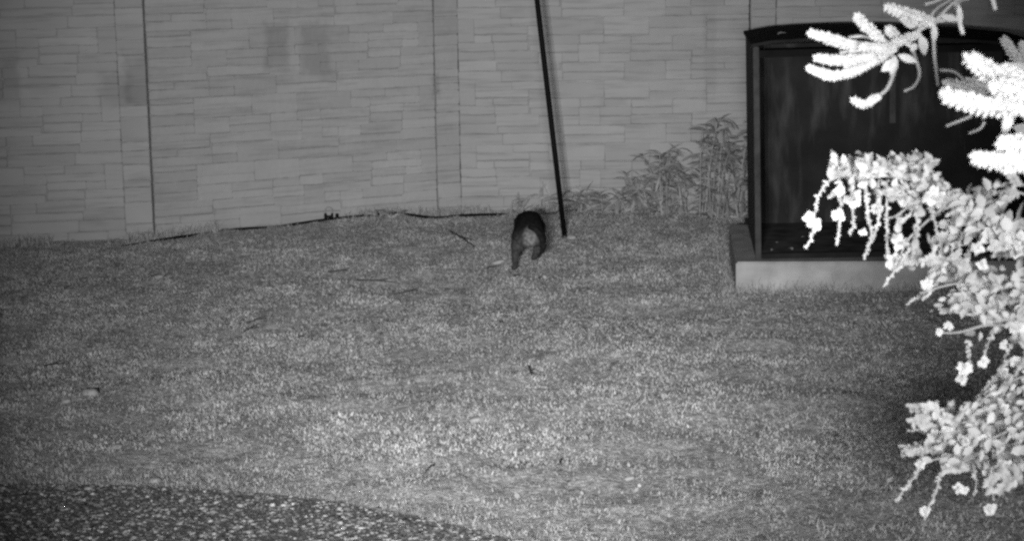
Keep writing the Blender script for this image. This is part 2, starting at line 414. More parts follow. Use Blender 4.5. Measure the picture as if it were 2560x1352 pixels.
me.attributes.new('tone', 'FLOAT', 'POINT').data.foreach_set('value', np.repeat(rng.uniform(0.75, 1.1, N) * np.where(rng.random(N) < .03, 1.3, 1.0), 6).astype(np.float32))
o = link('lawn_weeds', me, M_clover); o['kind'] = 'stuff'; tag(o, 'small round-leaved weeds scattered through the grass', 'weeds')

# ------------------------------------------------------------------ stone-patterned precast wall
TW, TH, NPER = 700.0, 155.0, 5
RECTS = [  # u0, v0, u1, v1 in the mould: 700 wide, 155 high, repeated upwards
 (0,0,102,12),(0,12,102,35),(102,0,240,28),(102,28,240,48),(240,0,349,45),(0,35,102,61),(102,48,184,84),(184,48,283,68),(184,68,283,86),
 (283,45,349,65),(0,61,102,80),(0,80,137,98),(0,98,137,116),(137,86,285,108),(0,116,58,133),(58,116,140,133),(0,133,140,155),
 (140,108,200,134),(140,134,200,155),(200,108,300,155),(349,3,484,42),(349,42,407,66),(407,42,532,66),(283,65,360,90),(285,90,360,112),
 (360,66,410,112),(410,66,528,86),(410,86,450,110),(450,86,507,110),(300,112,450,134),(300,134,449,155),(484,0,572,19),(484,19,532,42),
 (572,0,661,22),(532,22,661,39),(532,39,619,58),(619,39,661,58),(661,0,700,58),(532,58,615,80),(615,58,700,79),(528,66,532,80),
 (507,80,613,108),(613,79,700,102),(454,110,608,128),(608,102,700,128),(597,128,700,155),(449,128,597,155),(102,84,137,86)]
RECTS = [r for r in RECTS if r[2] - r[0] > 12 and r[3] - r[1] > 6]
POST_H = [36, 24, 45, 45, 26, 58, 20, 14, 18, 36, 17, 34, 50, 22, 40, 30]

def stone_mesh(name, u0, v0, u1, v1, su, sv, seed, depth=None):
    r = random.Random(seed)
    g = r.uniform(-0.0016, 0.0008); bev = 0.002 + 0.003 * r.random()
    dep = depth if depth else r.uniform(0.008, 0.013); tilt = r.uniform(-0.0045, 0.002)
    gb = r.choice((-0.001, -0.001, 0.0005, 0.0025, 0.0012)); sag = r.uniform(-.004, .004)
    x0, x1, z0, z1 = u0 * su + g, u1 * su - g, -v1 * sv + gb, -v0 * sv - g
    w, h = x1 - x0, z1 - z0; c = min(0.009, h * .22)
    nx, nz = max(3, int(w / 0.045)), max(1, int(h / 0.07))
    ring = []
    for i in range(nx + 1): ring.append((x0 + c + (w - 2 * c) * i / nx, z0))
    for i in range(nz + 1): ring.append((x1, z0 + c + (h - 2 * c) * i / nz))
    for i in range(nx + 1): ring.append((x1 - c - (w - 2 * c) * i / nx, z1))
    for i in range(nz + 1): ring.append((x0, z1 - c - (h - 2 * c) * i / nz))
    ring = [(x + r.uniform(-.002, .002), z + r.uniform(-.0026, .0026) + sag * math.sin(3.0 * (x - x0) / w)) for x, z in ring]
    cx, cz = (x0 + x1) / 2, (z0 + z1) / 2; k = len(ring)
    vs = [(x, 0.004, z) for x, z in ring] + [(x, -dep + bev, z) for x, z in ring]
    vs += [(x + (bev if x < cx - w * .49 else -bev if x > cx + w * .49 else 0), -dep - tilt * (z - cz) / h + r.uniform(-.001, .001), z + (bev if z < cz - h * .4 else -bev if z > cz + h * .4 else 0)) for x, z in ring]
    fs = [(i, (i + 1) % k, k + (i + 1) % k, k + i) for i in range(k)] + [(k + i, k + (i + 1) % k, 2 * k + (i + 1) % k, 2 * k + i) for i in range(k)]
    fs.append(tuple(2 * k + i for i in range(k)))
    return mesh_np(name, vs, fs)

POST_W = 0.19
def in_frame(p, m=60):
    x, y = project(p); return -m < x < 2560 + m and -m < y < 1352 + m
def wall_panel(p0, p1, mirror, label, zoff):
    d = (p1 - p0); length = d.length; rz = math.atan2(d.y, d.x)
    t = thing('wall_panel', label, 'wall panel', p0, rz, 'precast panels of the boundary wall')
    wpan = length - POST_W - 0.005
    su = wpan / TW; sv = 0.448 / TH; top_z = NPER * 0.448 + zoff
    mb = MB(); mb.box((0.004, 0.0, -0.3), (wpan + 0.003, 0.11, top_z - 0.002)); mb.build('backing', M_joint, t)
    rest = MB()
    for j, (u0, v0, u1, v1) in enumerate(RECTS):
        if mirror: u0, u1 = TW - u1, TW - u0
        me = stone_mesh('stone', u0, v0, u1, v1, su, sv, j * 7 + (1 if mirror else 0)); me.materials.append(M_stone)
        for kper in range(NPER + 1):
            zo = top_z - kper * 0.448
            if zo - v0 * sv < -0.06: continue
            cx = Matrix.Rotation(rz, 3, 'Z') @ Vector(((u0 + u1) / 2 * su + 0.004, 0, 0)) + p0
            if in_frame((cx.x, cx.y, zo - (v0 + v1) / 2 * sv)) and zo - v1 * sv > -0.1:
                s = link('stone', me, None, t, (0.004, 0, zo))
            else:
                rest.add([(v.co.x + 0.004, v.co.y, v.co.z + zo) for v in me.vertices], [tuple(p.vertices) for p in me.polygons])
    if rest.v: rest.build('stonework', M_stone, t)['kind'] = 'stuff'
    return t, rz, wpan, top_z
def wall_post(p1, rz, label, top_z, seed, gap):
    d = Vector((math.cos(rz), math.sin(rz), 0)); base = p1 - d * (POST_W + gap)
    t = thing('wall_post', label, 'wall post', base, rz, 'posts of the boundary wall')
    MB().box((0.004, 0.002, -0.3), (POST_W - 0.006, 0.13, top_z - 0.002)).build('backing', M_joint, t)
    r = random.Random(seed); v = 0.0; i = 0
    while v * 0.448 / TH < top_z + 0.05:
        h = POST_H[(i + seed * 5) % len(POST_H)]; i += 1
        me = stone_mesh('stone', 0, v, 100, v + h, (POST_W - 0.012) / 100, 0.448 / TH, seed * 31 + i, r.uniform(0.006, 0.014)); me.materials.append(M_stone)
        link('stone', me, None, t, (0.005, 0, top_z)); v += h
    return t
PL = ['leftmost stone-patterned concrete wall panel, left of the dark vertical seam', 'stone-patterned concrete wall panel between the two vertical seams, above the hose clip',
      'stone-patterned concrete wall panel behind the leaning black pole', 'shaded stone-patterned wall panel above and behind the dark cabinet']
PO = ['narrow stone-patterned post beside the leftmost dark vertical seam', 'narrow stone-patterned post in the middle of the wall, left of the pole', 'narrow stone-patterned post directly behind the cabinet corner',
      'narrow stone-patterned post hidden behind the right-hand foliage']
ZO = [0.06, 0.02, 0.03, 0.0]
for i in range(4):
    t, rz, wpan, tz = wall_panel(WP[i], WP[i + 1], i >= 2, PL[i], ZO[i])
    if i < 3: wall_post(WP[i + 1], rz, PO[i], tz, i + 1, (0.003, -0.005, -0.006)[i])

# ------------------------------------------------------------------ concrete pad and dark open-fronted cabinet
pad = MB().box((0, 0, -0.12), (PAD_W, PAD_D, PAD_H), 0.008).build('concrete_pad', M_pad)
pad.location = (pf.x, pf.y, 0); pad.rotation_euler = (0, 0, BOX_YAW)
tag(pad, 'pale concrete pad under the dark cabinet', 'concrete pad')
BW, BD, BH = 1.55, 1.22, 1.20
bo = on_ground(1890, 649, PAD_H) + uy * 0.012
cab = thing('cabinet', 'big dark open-fronted cabinet standing on the concrete pad', 'cabinet', (bo.x, bo.y, PAD_H), BOX_YAW)
cab.rotation_euler = (0, math.radians(-0.9), BOX_YAW)
MB().box((0, 0.03, 0.0), (0.018, BD, BH - 0.032), 0.003).build('side_panel', M_trim, cab)
MB().box((BW - 0.018, 0.03, 0.0), (BW, BD, BH - 0.09), 0.003).build('side_panel', M_trim, cab)
MB().box((0.019, BD - 0.02, 0.01), (BW - 0.019, BD - 0.001, BH - 0.085)).build('back_panel', M_cab, cab)
MB().box((0.019, 0.04, 0.002), (BW - 0.019, BD - 0.022, 0.022)).build('floor_panel', M_floor, cab)
MB().box((-0.002, 0.0, 0.0), (0.03, 0.029, BH - 0.03), 0.004).build('door_jamb', M_trim, cab)
MB().box((BW - 0.03, 0.0, 0.0), (BW + 0.002, 0.029, BH - 0.088), 0.004).build('door_jamb', M_trim, cab)
MB().box((0.031, 0.004, 0.0), (BW - 0.031, 0.036, 0.03), 0.003).build('sill', M_roof, cab)
MB().box((0.031, 0.004, BH - 0.09), (BW - 0.031, 0.03, BH - 0.05), 0.003).build('header', M_head, cab)
MB().box((0.86, BD - 0.028, 0.62), (0.895, BD - 0.021, 0.98)).build('strap', M_trim, cab)
MB().box((-0.02, BD - 0.06, 0.02), (-0.001, BD - 0.02, 0.06), 0.004).build('hinge', M_hose, cab)
prof = [(-0.012, -0.014), (0.09, 0.002), (0.25, 0.009), (0.5, 0.012), (0.75, 0.006), (1.0, -0.008), (1.25, -0.03), (1.45, -0.053), (BW + 0.015, -0.068)]
vs = []
for (yy, dz) in ((-0.02, 0.0), (BD + 0.02, 0.012)):
    vs += [(x, yy, BH + z + dz) for x, z in prof] + [(x, yy, BH + z + dz - 0.016) for x, z in prof]
k = len(prof); fs = []
for i in range(k - 1):
    fs += [(i, i + 1, 2 * k + i + 1, 2 * k + i), (k + i + 1, k + i, 3 * k + i, 3 * k + i + 1), (k + i, k + i + 1, i + 1, i), (2 * k + i, 2 * k + i + 1, 3 * k + i + 1, 3 * k + i)]
fs += [(0, 2 * k, 3 * k, k), (k - 1, 2 * k - 1, 4 * k - 1, 3 * k - 1)]
link('roof', mesh_np('roof', vs, fs), M_roof, cab)
def flat_leaf(name, p, L, w, rz, material, tilt=0.3, thick=0.0):
    mb = MB(); mb.leaf((-L / 2, 0, 0), (1, 0, tilt), (0, 0, 1), L, w, 0.5, 0.35)
    o = mb.build(name, material); o.location = p; o.rotation_euler = (0, 0, rz); return o
FL = ['pale dead leaf on the cabinet floor, nearest the front left corner', 'tiny pale dead leaf on the cabinet floor near the left wall, midway back', 'largest pale dead leaf on the cabinet floor, near the sill', 'small dead leaf on the cabinet floor, farthest back', 'tiniest dead leaf speck on the cabinet floor, rightmost one']
for i, (fx, fy, s) in enumerate(((0.10, 0.15, .035), (0.14, 0.42, .022), (0.2, 0.18, .045), (0.3, 0.62, .025), (0.52, 0.52, .02))):
    p = Vector((bo.x, bo.y, 0)) + ux * fx + uy * fy; p.z = PAD_H + 0.026
    tag(flat_leaf('dead_leaf', p, s, s * .6, random.uniform(0, 3), M_pale, 0.4), FL[i], 'leaf', 'dead leaves on the cabinet floor')
p = Vector((bo.x, bo.y, 0)) + ux * 0.14 + uy * 0.1; p.z = PAD_H + BH + 0.03
tag(flat_leaf('dead_leaf', p, 0.05, 0.03, 0.2, M_pale, 0.5), 'single small dead leaf on top of the cabinet roof, left end', 'leaf')

# ------------------------------------------------------------------ leaning pole
pb = on_ground(1412, 596); pt = at(1342, -4, pb.y + 0.12)
dirp = (pt - pb).normalized()
po = thing('leaning_pole', 'thin black metal pole leaning left, planted in the grass', 'pole', pb)
MB().tube([dirp * -0.12, dirp * 0.7, dirp * 1.4, dirp * 2.05], [0.017, 0.018, 0.018, 0.017], 12).build('shaft', M_pole, po, True)
MB().tube([dirp * 2.05, dirp * 2.075, dirp * 2.09], [0.021, 0.021, 0.008], 12).build('cap', M_pole, po, True)

# ------------------------------------------------------------------ irrigation hose along the wall foot, with a clip
hp = [on_ground(a, b, 0.025) for a, b in ((300, 603), (430, 590), (520, 578), (600, 566), (700, 553), (770, 543), (830, 538), (950, 541), (1010, 537), (1090, 541), (1160, 535), (1250, 531), (1340, 526), (1450, 522), (1560, 518), (1680, 520))]
for i, p in enumerate(hp):
    p.y = min(p.y, float(np.interp(p.x, wx, wy)) - 0.035); p.z = float(height(p.x, p.y)) + (-0.004 + 0.012 * (i % 2) if i < 5 else 0.014 + 0.004 * (i % 2) if i < 11 else -0.003 + 0.012 * (i % 2))
hose = MB().tube(curve(hp, 6), 0.009, 7).build('irrigation_hose', M_hose, None, True)
tag(hose, 'thin black irrigation hose lying along the foot of the wall', 'hose')
c = on_ground(831, 541, 0.02); c.y = min(c.y, hp[6].y - 0.012)
c.z = float(height(c.x, c.y)) + 0.016
clip = thing('hose_clip', 'small black clip with a wire ring on the hose', 'hose clip', c)
MB().box((-0.036, -0.012, -0.01), (-0.018, 0.014, 0.04), 0.003).build('clamp', M_hose, clip)
MB().box((0.012, -0.012, -0.012), (0.026, 0.014, 0.04), 0.003).build('clamp', M_hose, clip)
MB().box((-0.0178, -0.008, 0.008), (0.0118, 0.010, 0.024), 0.002).build('crossbar', M_hose, clip)
MB().box((0.042, -0.012, -0.008), (0.064, 0.014, 0.036), 0.003).build('end_stop', M_hose, clip)
MB().tube([(math.cos(a) * 0.026 - 0.003, 0, 0.056 + math.sin(a) * 0.026) for a in np.linspace(-0.9, PI + 0.9, 18)], 0.0035, 6).build('ring', M_weed, clip)

# ------------------------------------------------------------------ animal walking away
def animal():
    feet = on_ground(1290, 678)
    root = thing('wild_animal', 'dark furry four-legged animal trotting away beside the leaning pole', 'animal', (feet.x + 0.075, feet.y + 0.03, 0))
    J = {  # joint: (x, y, z, radius)   +y is the way it walks
     'pel': (0.0, 0.05, 0.225, .080), 'rump': (0.004, -0.02, 0.198, .076), 'loin': (0.008, 0.17, 0.252, .080), 'mid': (0.014, 0.29, 0.245, .080), 'che': (0.02, 0.40, 0.22, .076),
     'nek': (0.03, 0.49, 0.2, .05), 'hd': (0.035, 0.57, 0.16, .05), 'muz': (0.04, 0.635, 0.13, .028), 'nos': (0.042, 0.67, 0.115, .016),
     'lh': (-0.050, 0.03, 0.175, .058), 'lk': (-0.066, 0.04, 0.135, .042), 'lhk': (-0.078, -0.035, 0.085, .019), 'lf': (-0.082, -0.03, 0.025, .017), 'lt': (-0.088, 0.015, 0.014, .016),
     'rh': (0.056, 0.05, 0.178, .060), 'rk': (0.066, 0.10, 0.14, .044), 'rhk': (0.052, 0.075, 0.105, .021), 'rf': (0.038, 0.10, 0.06, .018), 'rt': (0.028, 0.13, 0.05, .015),
     'ls': (-0.05, 0.38, 0.2, .045), 'le': (-0.055, 0.36, 0.13, .026), 'lp': (-0.05, 0.41, 0.06, .017), 'la': (-0.05, 0.43, 0.014, .015),
     'rs': (0.075, 0.39, 0.2, .045), 're': (0.075, 0.37, 0.13, .026), 'rp': (0.07, 0.36, 0.06, .017), 'ra': (0.07, 0.38, 0.014, .015)}
    E = [('pel', 'rump'), ('pel', 'loin'), ('loin', 'mid'), ('mid', 'che'), ('che', 'nek'), ('nek', 'hd'), ('hd', 'muz'), ('muz', 'nos'), ('pel', 'lh'), ('lh', 'lk'), ('lk', 'lhk'), ('lhk', 'lf'), ('lf', 'lt'),
         ('pel', 'rh'), ('rh', 'rk'), ('rk', 'rhk'), ('rhk', 'rf'), ('rf', 'rt'), ('che', 'ls'), ('ls', 'le'), ('le', 'lp'), ('lp', 'la'), ('che', 'rs'), ('rs', 're'), ('re', 'rp'), ('rp', 'ra')]
    names = list(J)
    me = bpy.data.meshes.new('body'); me.from_pydata([J[k][:3] for k in names], [(names.index(a), names.index(b)) for a, b in E], [])
    o = link('body', me, None, root)
    o.modifiers.new('skin', 'SKIN').use_smooth_shade = True
    for i, k in enumerate(names):
        r = J[k][3]; sv = me.skin_vertices[0].data[i]
        sv.radius = (r, r); sv.use_root = (k == 'pel')
    sb = o.modifiers.new('sub', 'SUBSURF'); sb.levels = sb.render_levels = 2
    tx = bpy.data.textures.new('pelt_clumps', 'CLOUDS'); tx.noise_scale = 0.02
    dm = o.modifiers.new('fur', 'DISPLACE'); dm.texture = tx; dm.strength = 0.008; dm.mid_level = 0.4
    # pelt: dark back, paler inner rump, mid grey legs
    m = bpy.data.materials.new('pelt'); m.use_nodes = True
    n, l = m.node_tree.nodes, m.node_tree.links; b = n['Principled BSDF']; b.inputs['Roughness'].default_value = 1.0; b.inputs['Specular IOR Level'].default_value = 0.02
    tc = n.new('ShaderNodeTexCoord'); sp = n.new('ShaderNodeSeparateXYZ'); l.new(tc.outputs['Object'], sp.inputs[0])
    def rampz(a0, a1, o0, o1, src):
        q = n.new('ShaderNodeMapRange'); q.interpolation_type = 'SMOOTHSTEP'
        for s, v in zip(('From Min', 'From Max', 'To Min', 'To Max'), (a0, a1, o0, o1)): q.inputs[s].default_value = v
        l.new(src, q.inputs['Value']); return q.outputs[0]
    base = rampz(0.15, 0.25, 0.045, 0.012, sp.outputs['Z'])
    mp = n.new('ShaderNodeMapping'); mp.vector_type = 'POINT'
    mp.inputs['Location'].default_value = (-0.014 / 0.046, 0.10 / 0.16, -0.195 / 0.068); mp.inputs['Scale'].default_value = (1 / 0.046, 1 / 0.16, 1 / 0.068)
    l.new(tc.outputs['Object'], mp.inputs[0])
    ln = n.new('ShaderNodeVectorMath'); ln.operation = 'LENGTH'; l.new(mp.outputs[0], ln.inputs[0])
    patch = rampz(1.4, 0.5, 0.0, 0.12, ln.outputs['Value'])
    nz = n.new('ShaderNodeTexNoise'); nz.inputs['Scale'].default_value = 70; l.new(tc.outputs['Object'], nz.inputs['Vector'])
    nn = rampz(0.3, 0.7, 0.6, 1.4, nz.outputs['Fac'])
    ad = n.new('ShaderNodeMath'); l.new(base, ad.inputs[0]); l.new(patch, ad.inputs[1])
    mu = n.new('ShaderNodeMath'); mu.operation = 'MULTIPLY'; l.new(ad.outputs[0], mu.inputs[0]); l.new(nn, mu.inputs[1])
    l.new(mu.outputs[0], b.inputs['Base Color'])
    me.materials.append(m)
    mt = mat('dark_tail_fur', 0.014, 1.0, 0.4, 60, spec=0.02)
    MB().tube(curve([(0.01, -0.05, 0.265), (0.05, -0.10, 0.25), (0.08, -0.11, 0.2), (0.086, -0.10, 0.15), (0.075, -0.09, 0.115)], 5),
              list(np.interp(np.linspace(0, 1, 21), [0, .3, .75, 1], [.014, .017, .018, .008])), 8).build('tail', mt, root, True)
    for s in (-1, 1):
        e = MB(); e.leaf((0.035 + s * 0.03, 0.56, 0.2), (s * 0.25, 0, 1), (0, -1, 0), 0.05, 0.035, 0.3, 0.0); e.build('ear', mt, root)
animal()

# ------------------------------------------------------------------ small things lying on the lawn
def rock(name, px, py, w, h, label, cat, material=M_pale, group=None, rz=0.0):
    p = on_ground(px, py); r = random.Random(px); L = w * p.y / FPX / 2; hh = h * p.y / FPX
    import bmesh
    bm = bmesh.new(); bmesh.ops.create_icosphere(bm, subdivisions=2, radius=1)
    for v in bm.verts:
        s = 1 + r.uniform(-.22, .22); v.co = Vector((v.co.x * L * s, v.co.y * L * .8 * s, max(v.co.z, -.3) * hh * .75 * s))
    me = bpy.data.meshes.new(name); bm.to_mesh(me); bm.free(); me.polygons.foreach_set('use_smooth', [True] * len(me.polygons))
    o = link(name, me, material, None, (p.x, p.y, float(height(p.x, p.y)) + 0.004)); o.rotation_euler = (0.1, -0.15, rz)
    return tag(o, label, cat, group)
rock('pale_stone', 225, 978, 46, 26, 'largest pale lumpy stone on the lawn at far left', 'stone')
rock('pale_stone', 165, 1000, 26, 12, 'small pale stone just left of the largest pale lump', 'stone')
rock('pale_stone', 290, 1116, 40, 10, 'flat pale stone on the lawn, above the driveway edge', 'stone')
rock('pale_stone', 386, 1201, 38, 9, 'flat pale stone lying right at the driveway edge', 'stone')
rock('pale_stone', 396, 698, 34, 9, 'small pale stone on the lawn below the leftmost seam', 'stone')
rock('pale_stone', 1428, 603, 26, 12, 'small pale stone at the foot of the leaning pole', 'stone')
rock('pale_stone', 1245, 662, 34, 8, 'low pale clod of earth left of the animal', 'clod')
rock('pale_stone', 1082, 668, 30, 8, 'small pale clod of earth on the disturbed ground', 'clod')
rock('pale_stone', 1190, 1043, 34, 10, 'pale flat stone in the middle of the near lawn', 'stone')
rock('pale_stone', 1572, 1192, 30, 9, 'pale flat stone low on the near lawn, right of centre', 'stone')
def twig(px, py, qx, qy, r, label, material=M_twig, fork=True, name='twig'):
    a, b = on_ground(px, py), on_ground(qx, qy)
    for p in (a, b): p.z = float(height(p.x, p.y)) + 0.016
    m = (a + b) / 2 + Vector((random.uniform(-.015, .015), random.uniform(-.02, .02), 0.006)); r *= .75
    o0 = a.copy(); mb = MB(); mb.tube([Vector(), m - a, b - a], [r, r * .9, r * .5], 6)
    if fork: mb.tube([m - a, m - a + (b - a) * .3 + Vector((0.02, 0.03, 0.008))], [r * .7, r * .4], 5)
    o = mb.build(name, material, None, False, o0)
    return tag(o, label, 'twig')
twig(1400, 1168, 1407, 1148, 0.006, 'short dark twig standing in the near lawn, low centre', fork=False)
twig(1322, 925, 1330, 945, 0.006, 'short dark twig in the middle of the lawn below the animal')
twig(618, 806, 664, 802, 0.006, 'dark forked twig on the lawn below the hose clip')
twig(610, 828, 645, 818, 0.005, 'thin dark twig just below the forked twig at left')
twig(820, 684, 870, 682, 0.007, 'dark straight twig on the disturbed ground, leftmost there')
twig(892, 706, 990, 704, 0.007, 'longest dark twig on the disturbed ground')
twig(985, 732, 1040, 726, 0.006, 'dark twig at the lower edge of the disturbed ground')
twig(1125, 588, 1185, 632, 0.007, 'dark crooked stick left of the animal, pointing at it')
twig(1218, 676, 1240, 674, 0.006, 'short dark twig at the animal\'s left hind foot', fork=False)
twig(1284, 700, 1300, 692, 0.006, 'short dark twig in the grass just below the animal', fork=False)
twig(110, 912, 160, 905, 0.007, 'dark twig on the left lawn above the pale lumpy stone')
twig(1795, 820, 1850, 808, 0.006, 'pale straight twig on the lawn below the concrete pad', M_pale, fork=False)
twig(1085, 1170, 1062, 1195, 0.004, 'thin curved dark twig on the near lawn above the driveway', fork=False)
twig(2090, 1096, 2096, 1100, 0.008, 'tiny dark stub in the shaded lawn at right', fork=False)
twig(748, 846, 760, 845, 0.007, 'tiny dark stub right of the forked twig', fork=False)
twig(1250, 812, 1260, 811, 0.006, 'tiny dark stub on the lawn below the animal', fork=False)

# ------------------------------------------------------------------ weeds at the wall
def leaf_proto(L, w, fold, droop, name='leaf'):
    mb = MB(); mb.leaf((0, 0, 0), (1, 0, 0), (0, 0, 1), L, w, fold, droop)
    me = bpy.data.meshes.new(name); me.from_pydata(mb.v, [], mb.f); me.polygons.foreach_set('use_smooth', [True] * len(me.polygons)); return me
def orient(o, loc, d, roll, s):
    d = Vector(d).normalized()
    q = d.to_track_quat('X', 'Z')
    o.rotation_mode = 'QUATERNION'; o.location = loc; o.scale = (s, s, s)
    o.rotation_quaternion = q @ Matrix.Rotation(roll, 3, 'X').to_quaternion()
WEED = [leaf_proto(1, .22, .4, .25), leaf_proto(1, .3, .3, .45), leaf_proto(1, .16, .5, .6)]
for m in WEED: m.materials.append(M_weed)
def weed(name, px, py, n, size, spread, hgt, label, cat, stems=4, grp=None, Yoff=0.12):
    p = on_ground(px, py); p.y = min(p.y, float(np.interp(p.x, wx, wy)) - Yoff); p.z = float(height(p.x, p.y)) - 0.005
    t = thing(name, label, cat, p, 0, grp); tips = []
    for i in range(stems):
        a = random.uniform(0, 2 * PI); q = Vector((math.cos(a) * spread * random.uniform(.2, 1), math.sin(a) * min(spread, Yoff * .7) * .6, hgt * random.uniform(.55, 1)))
        b0 = Vector((random.uniform(-.7, .7) * spread, random.uniform(-.3, .15) * Yoff, 0)); q.x = q.x * .6 + b0.x
        c = curve([b0, b0.lerp(q, .5) + Vector((0, 0, hgt * .12)), q], 4)
        MB().tube(c, list(np.linspace(0.006, 0.002, len(c))), 5).build('stem', M_weed, t); tips.append(c)
    for i in range(n):
        c = random.choice(tips); b = c[random.randint(0, len(c) - 1)]; a = random.uniform(0, 2 * PI)
        o = link('leaf', random.choice(WEED), None, t)
        orient(o, b, (math.cos(a), math.sin(a) * .5 - .1, random.uniform(-.3, 1.0)), random.uniform(-.8, .8), size * random.uniform(.5, 1.2))
    return t
weed('wall_weed', 960, 533, 26, 0.10, 0.14, 0.06, 'low pale weed clump at the wall foot right of the hose clip', 'weed', 5)
weed('wall_weed', 1295, 528, 16, 0.12, 0.08, 0.10, 'small spiky weed at the wall foot left of the pole', 'weed', 4)
weed('wall_weed', 1365, 522, 18, 0.14, 0.10, 0.14, 'spiky weed at the wall foot directly behind the pole base', 'weed', 4)
weed('wall_weed', 1440, 520, 50, 0.14, 0.12, 0.16, 'weed with upright blades just right of the pole', 'weed', 5)
weed('wall_weed', 1530, 518, 90, 0.13, 0.24, 0.20, 'leafy weed at the wall foot between the pole and the tall weed', 'weed', 6)
weed('wall_weed', 1630, 520, 180, 0.09, 0.28, 0.30, 'bushy weed leaning on the wall, left of the tall weed', 'weed', 9)
weed('tall_weed', 1720, 526, 295, 0.105, 0.32, 0.50, 'dense knee-high weed against the wall left of the cabinet', 'weed', 13, None, 0.25)
weed('tall_weed', 1806, 530, 298, 0.115, 0.26, 0.72, 'tallest leafy weed squeezed between the wall and the cabinet', 'weed', 14, None, 0.3)

# ------------------------------------------------------------------ flowering shrubs in the right foreground
def spike_mesh(pts, r0, seed, taper=(0.55, 1.0, 1.0, 0.6), dens=1.0):
    """flower spike: florets spiralling round a curved axis"""
    r = random.Random(seed); c = curve(pts, 10); mb = MB(); L = sum((c[i + 1] - c[i]).length for i in range(len(c) - 1))
    mb.tube(c, r0 * .45, 6)
    nfl = int(dens * 3.9 * L / r0 * 3.2)
    for i in range(nfl):
        t = i / nfl; k = min(int(t * (len(c) - 1)), len(c) - 2); p = c[k].lerp(c[k + 1], t * (len(c) - 1) - k)
        ax = (c[k + 1] - c[k]).normalized(); a = ax.orthogonal().normalized(); b = ax.cross(a)
        ph = i * 2.39996; rr = r0 * np.interp(t, [0, .3, .75, 1], taper) * r.uniform(.8, 1.15)
        o = a * math.cos(ph) + b * math.sin(ph)
        mb.blob(p + o * rr * .72, o + ax * 0.55, r0 * r.uniform(.17, .27), r0 * r.uniform(.35, .6))
    for q in range(5):
        o = Vector((r.uniform(-1, 1), r.uniform(-1, 1), r.uniform(-1, 1)))
        mb.blob(c[-1] + o.normalized() * r0 * .25, o, r0 * .25, r0 * .35)
    return mb
def P3(pts, Y, jit=0.0):
    out = []
    for i, q in enumerate(pts):
        yy = q[2] if len(q) > 2 else Y
        out.append(at(q[0], q[1], yy + random.uniform(-jit, jit)))
    return out
pxm = lambda w, Y: w * Y / FPX                               # photo pixels to metres at distance Y

def build(mb, name, material, root, smooth=True):
    o = mb.build(name, material, root, smooth); o.location = -root.location; return o

A, B = 3.6, 2.7
t1 = thing('spiky_shrub', 'tall glaring-white shrub with brush-like flower spikes reaching in at top right', 'shrub', (1.25, 3.3, 0))
t1b = Vector((1.25, 3.3, 0))
def s1(pts, w, Y, seed, **k): return build(spike_mesh(P3(pts, Y), pxm(w, Y) / 2, seed, **k), 'flower_spike', M_spike, t1)
def st1(pts, w, Y, material=M_stem):
    c = curve(P3(pts, Y), 8); return build(MB().tube(c, list(np.linspace(pxm(w, Y) / 2, pxm(w * .7, Y) / 2, len(c))), 7), 'stem', material, t1)
build(MB().tube(curve([(1.25, 3.3, -.1), (1.28, 3.35, .7), (1.22, 3.3, 1.3), (1.18, 3.4, 1.75), (1.15, 3.6, 2.2)], 6), list(np.linspace(.035, .014, 25)), 8), 'trunk', M_bark, t1)
build(MB().tube(curve([(1.22, 3.3, 1.3), (1.05, 3.15, 1.5), (0.9, 3.05, 1.62), at(2560, 275, B)], 6), list(np.linspace(.016, .008, 19)), 7), 'branch', M_bark, t1)
build(MB().tube(curve([(1.16, 3.5, 2.0), (1.15, 3.8, 2.12), at(2470, -60, A), at(2392, 5, A)], 6), list(np.linspace(.016, .007, 19)), 7), 'branch', M_bark, t1)
# main stems of the visible branch
st1([(2470, -60), (2395, 0), (2393, 40), (2335, 56), (2290, 80), (2240, 105), (2180, 122), (2120, 130)], 15, A)
st1([(2393, 40), (2400, 62), (2408, 86)], 16, A, M_spike)
st1([(2312, 12), (2345, 2), (2385, -20)], 8, A); st1([(2325, 45), (2345, 20), (2395, -10)], 9, A + .02); st1([(2340, 52), (2372, 18), (2400, -6)], 9, A - .02)
st1([(2330, 58), (2334, 105), (2337, 150), (2345, 215)], 12, A); st1([(2348, 176), (2385, 180), (2412, 202)], 9, A + .1)
st1([(2225, 130), (2238, 160), (2232, 190), (2218, 222), (2198, 240)], 13, A)
st1([(2275, 105), (2290, 150), (2299, 185), (2286, 215), (2260, 229)], 10, A + .05)
st1([(2430, 290), (2400, 302), (2365, 316)], 9, A - .2); st1([(2462, 305), (2450, 322), (2422, 334)], 9, A - .2); st1([(2120, 95), (2160, 92), (2200, 110)], 8, A + .1)
st1([(2470, -30), (2482, 0), (2489, 26)], 15, A, M_spike)
s1([(2185, 122), (2120, 112), (2075, 98), (2022, 82)], 30, A, 1); s1([(2215, 112), (2185, 85), (2160, 62), (2140, 38)], 30, A - .03, 2)
s1([(2248, 100), (2232, 84), (2217, 70)], 26, A, 3); s1([(2190, 140), (2140, 148), (2090, 152), (2037, 144)], 28, A - .04, 4)
s1([(2195, 150), (2140, 178), (2085, 190), (2050, 182), (2018, 168)], 27, A - .05, 5); s1([(2335, 58), (2300, 48), (2262, 34), (2216, 18)], 36, A - .04, 6)
s1([(2200, 240), (2182, 250), (2158, 262), (2130, 248)], 24, A - .02, 7); s1([(2200, 125), (2150, 132), (2100, 140)], 26, A + .05, 8); s1([(2230, 128), (2190, 150), (2150, 158), (2110, 162)], 28, A - .02, 9)
s1([(2240, 122), (2205, 122), (2150, 118)], 30, A - .08, 10); s1([(2300, 85), (2260, 100), (2215, 118)], 26, A - .05, 11)
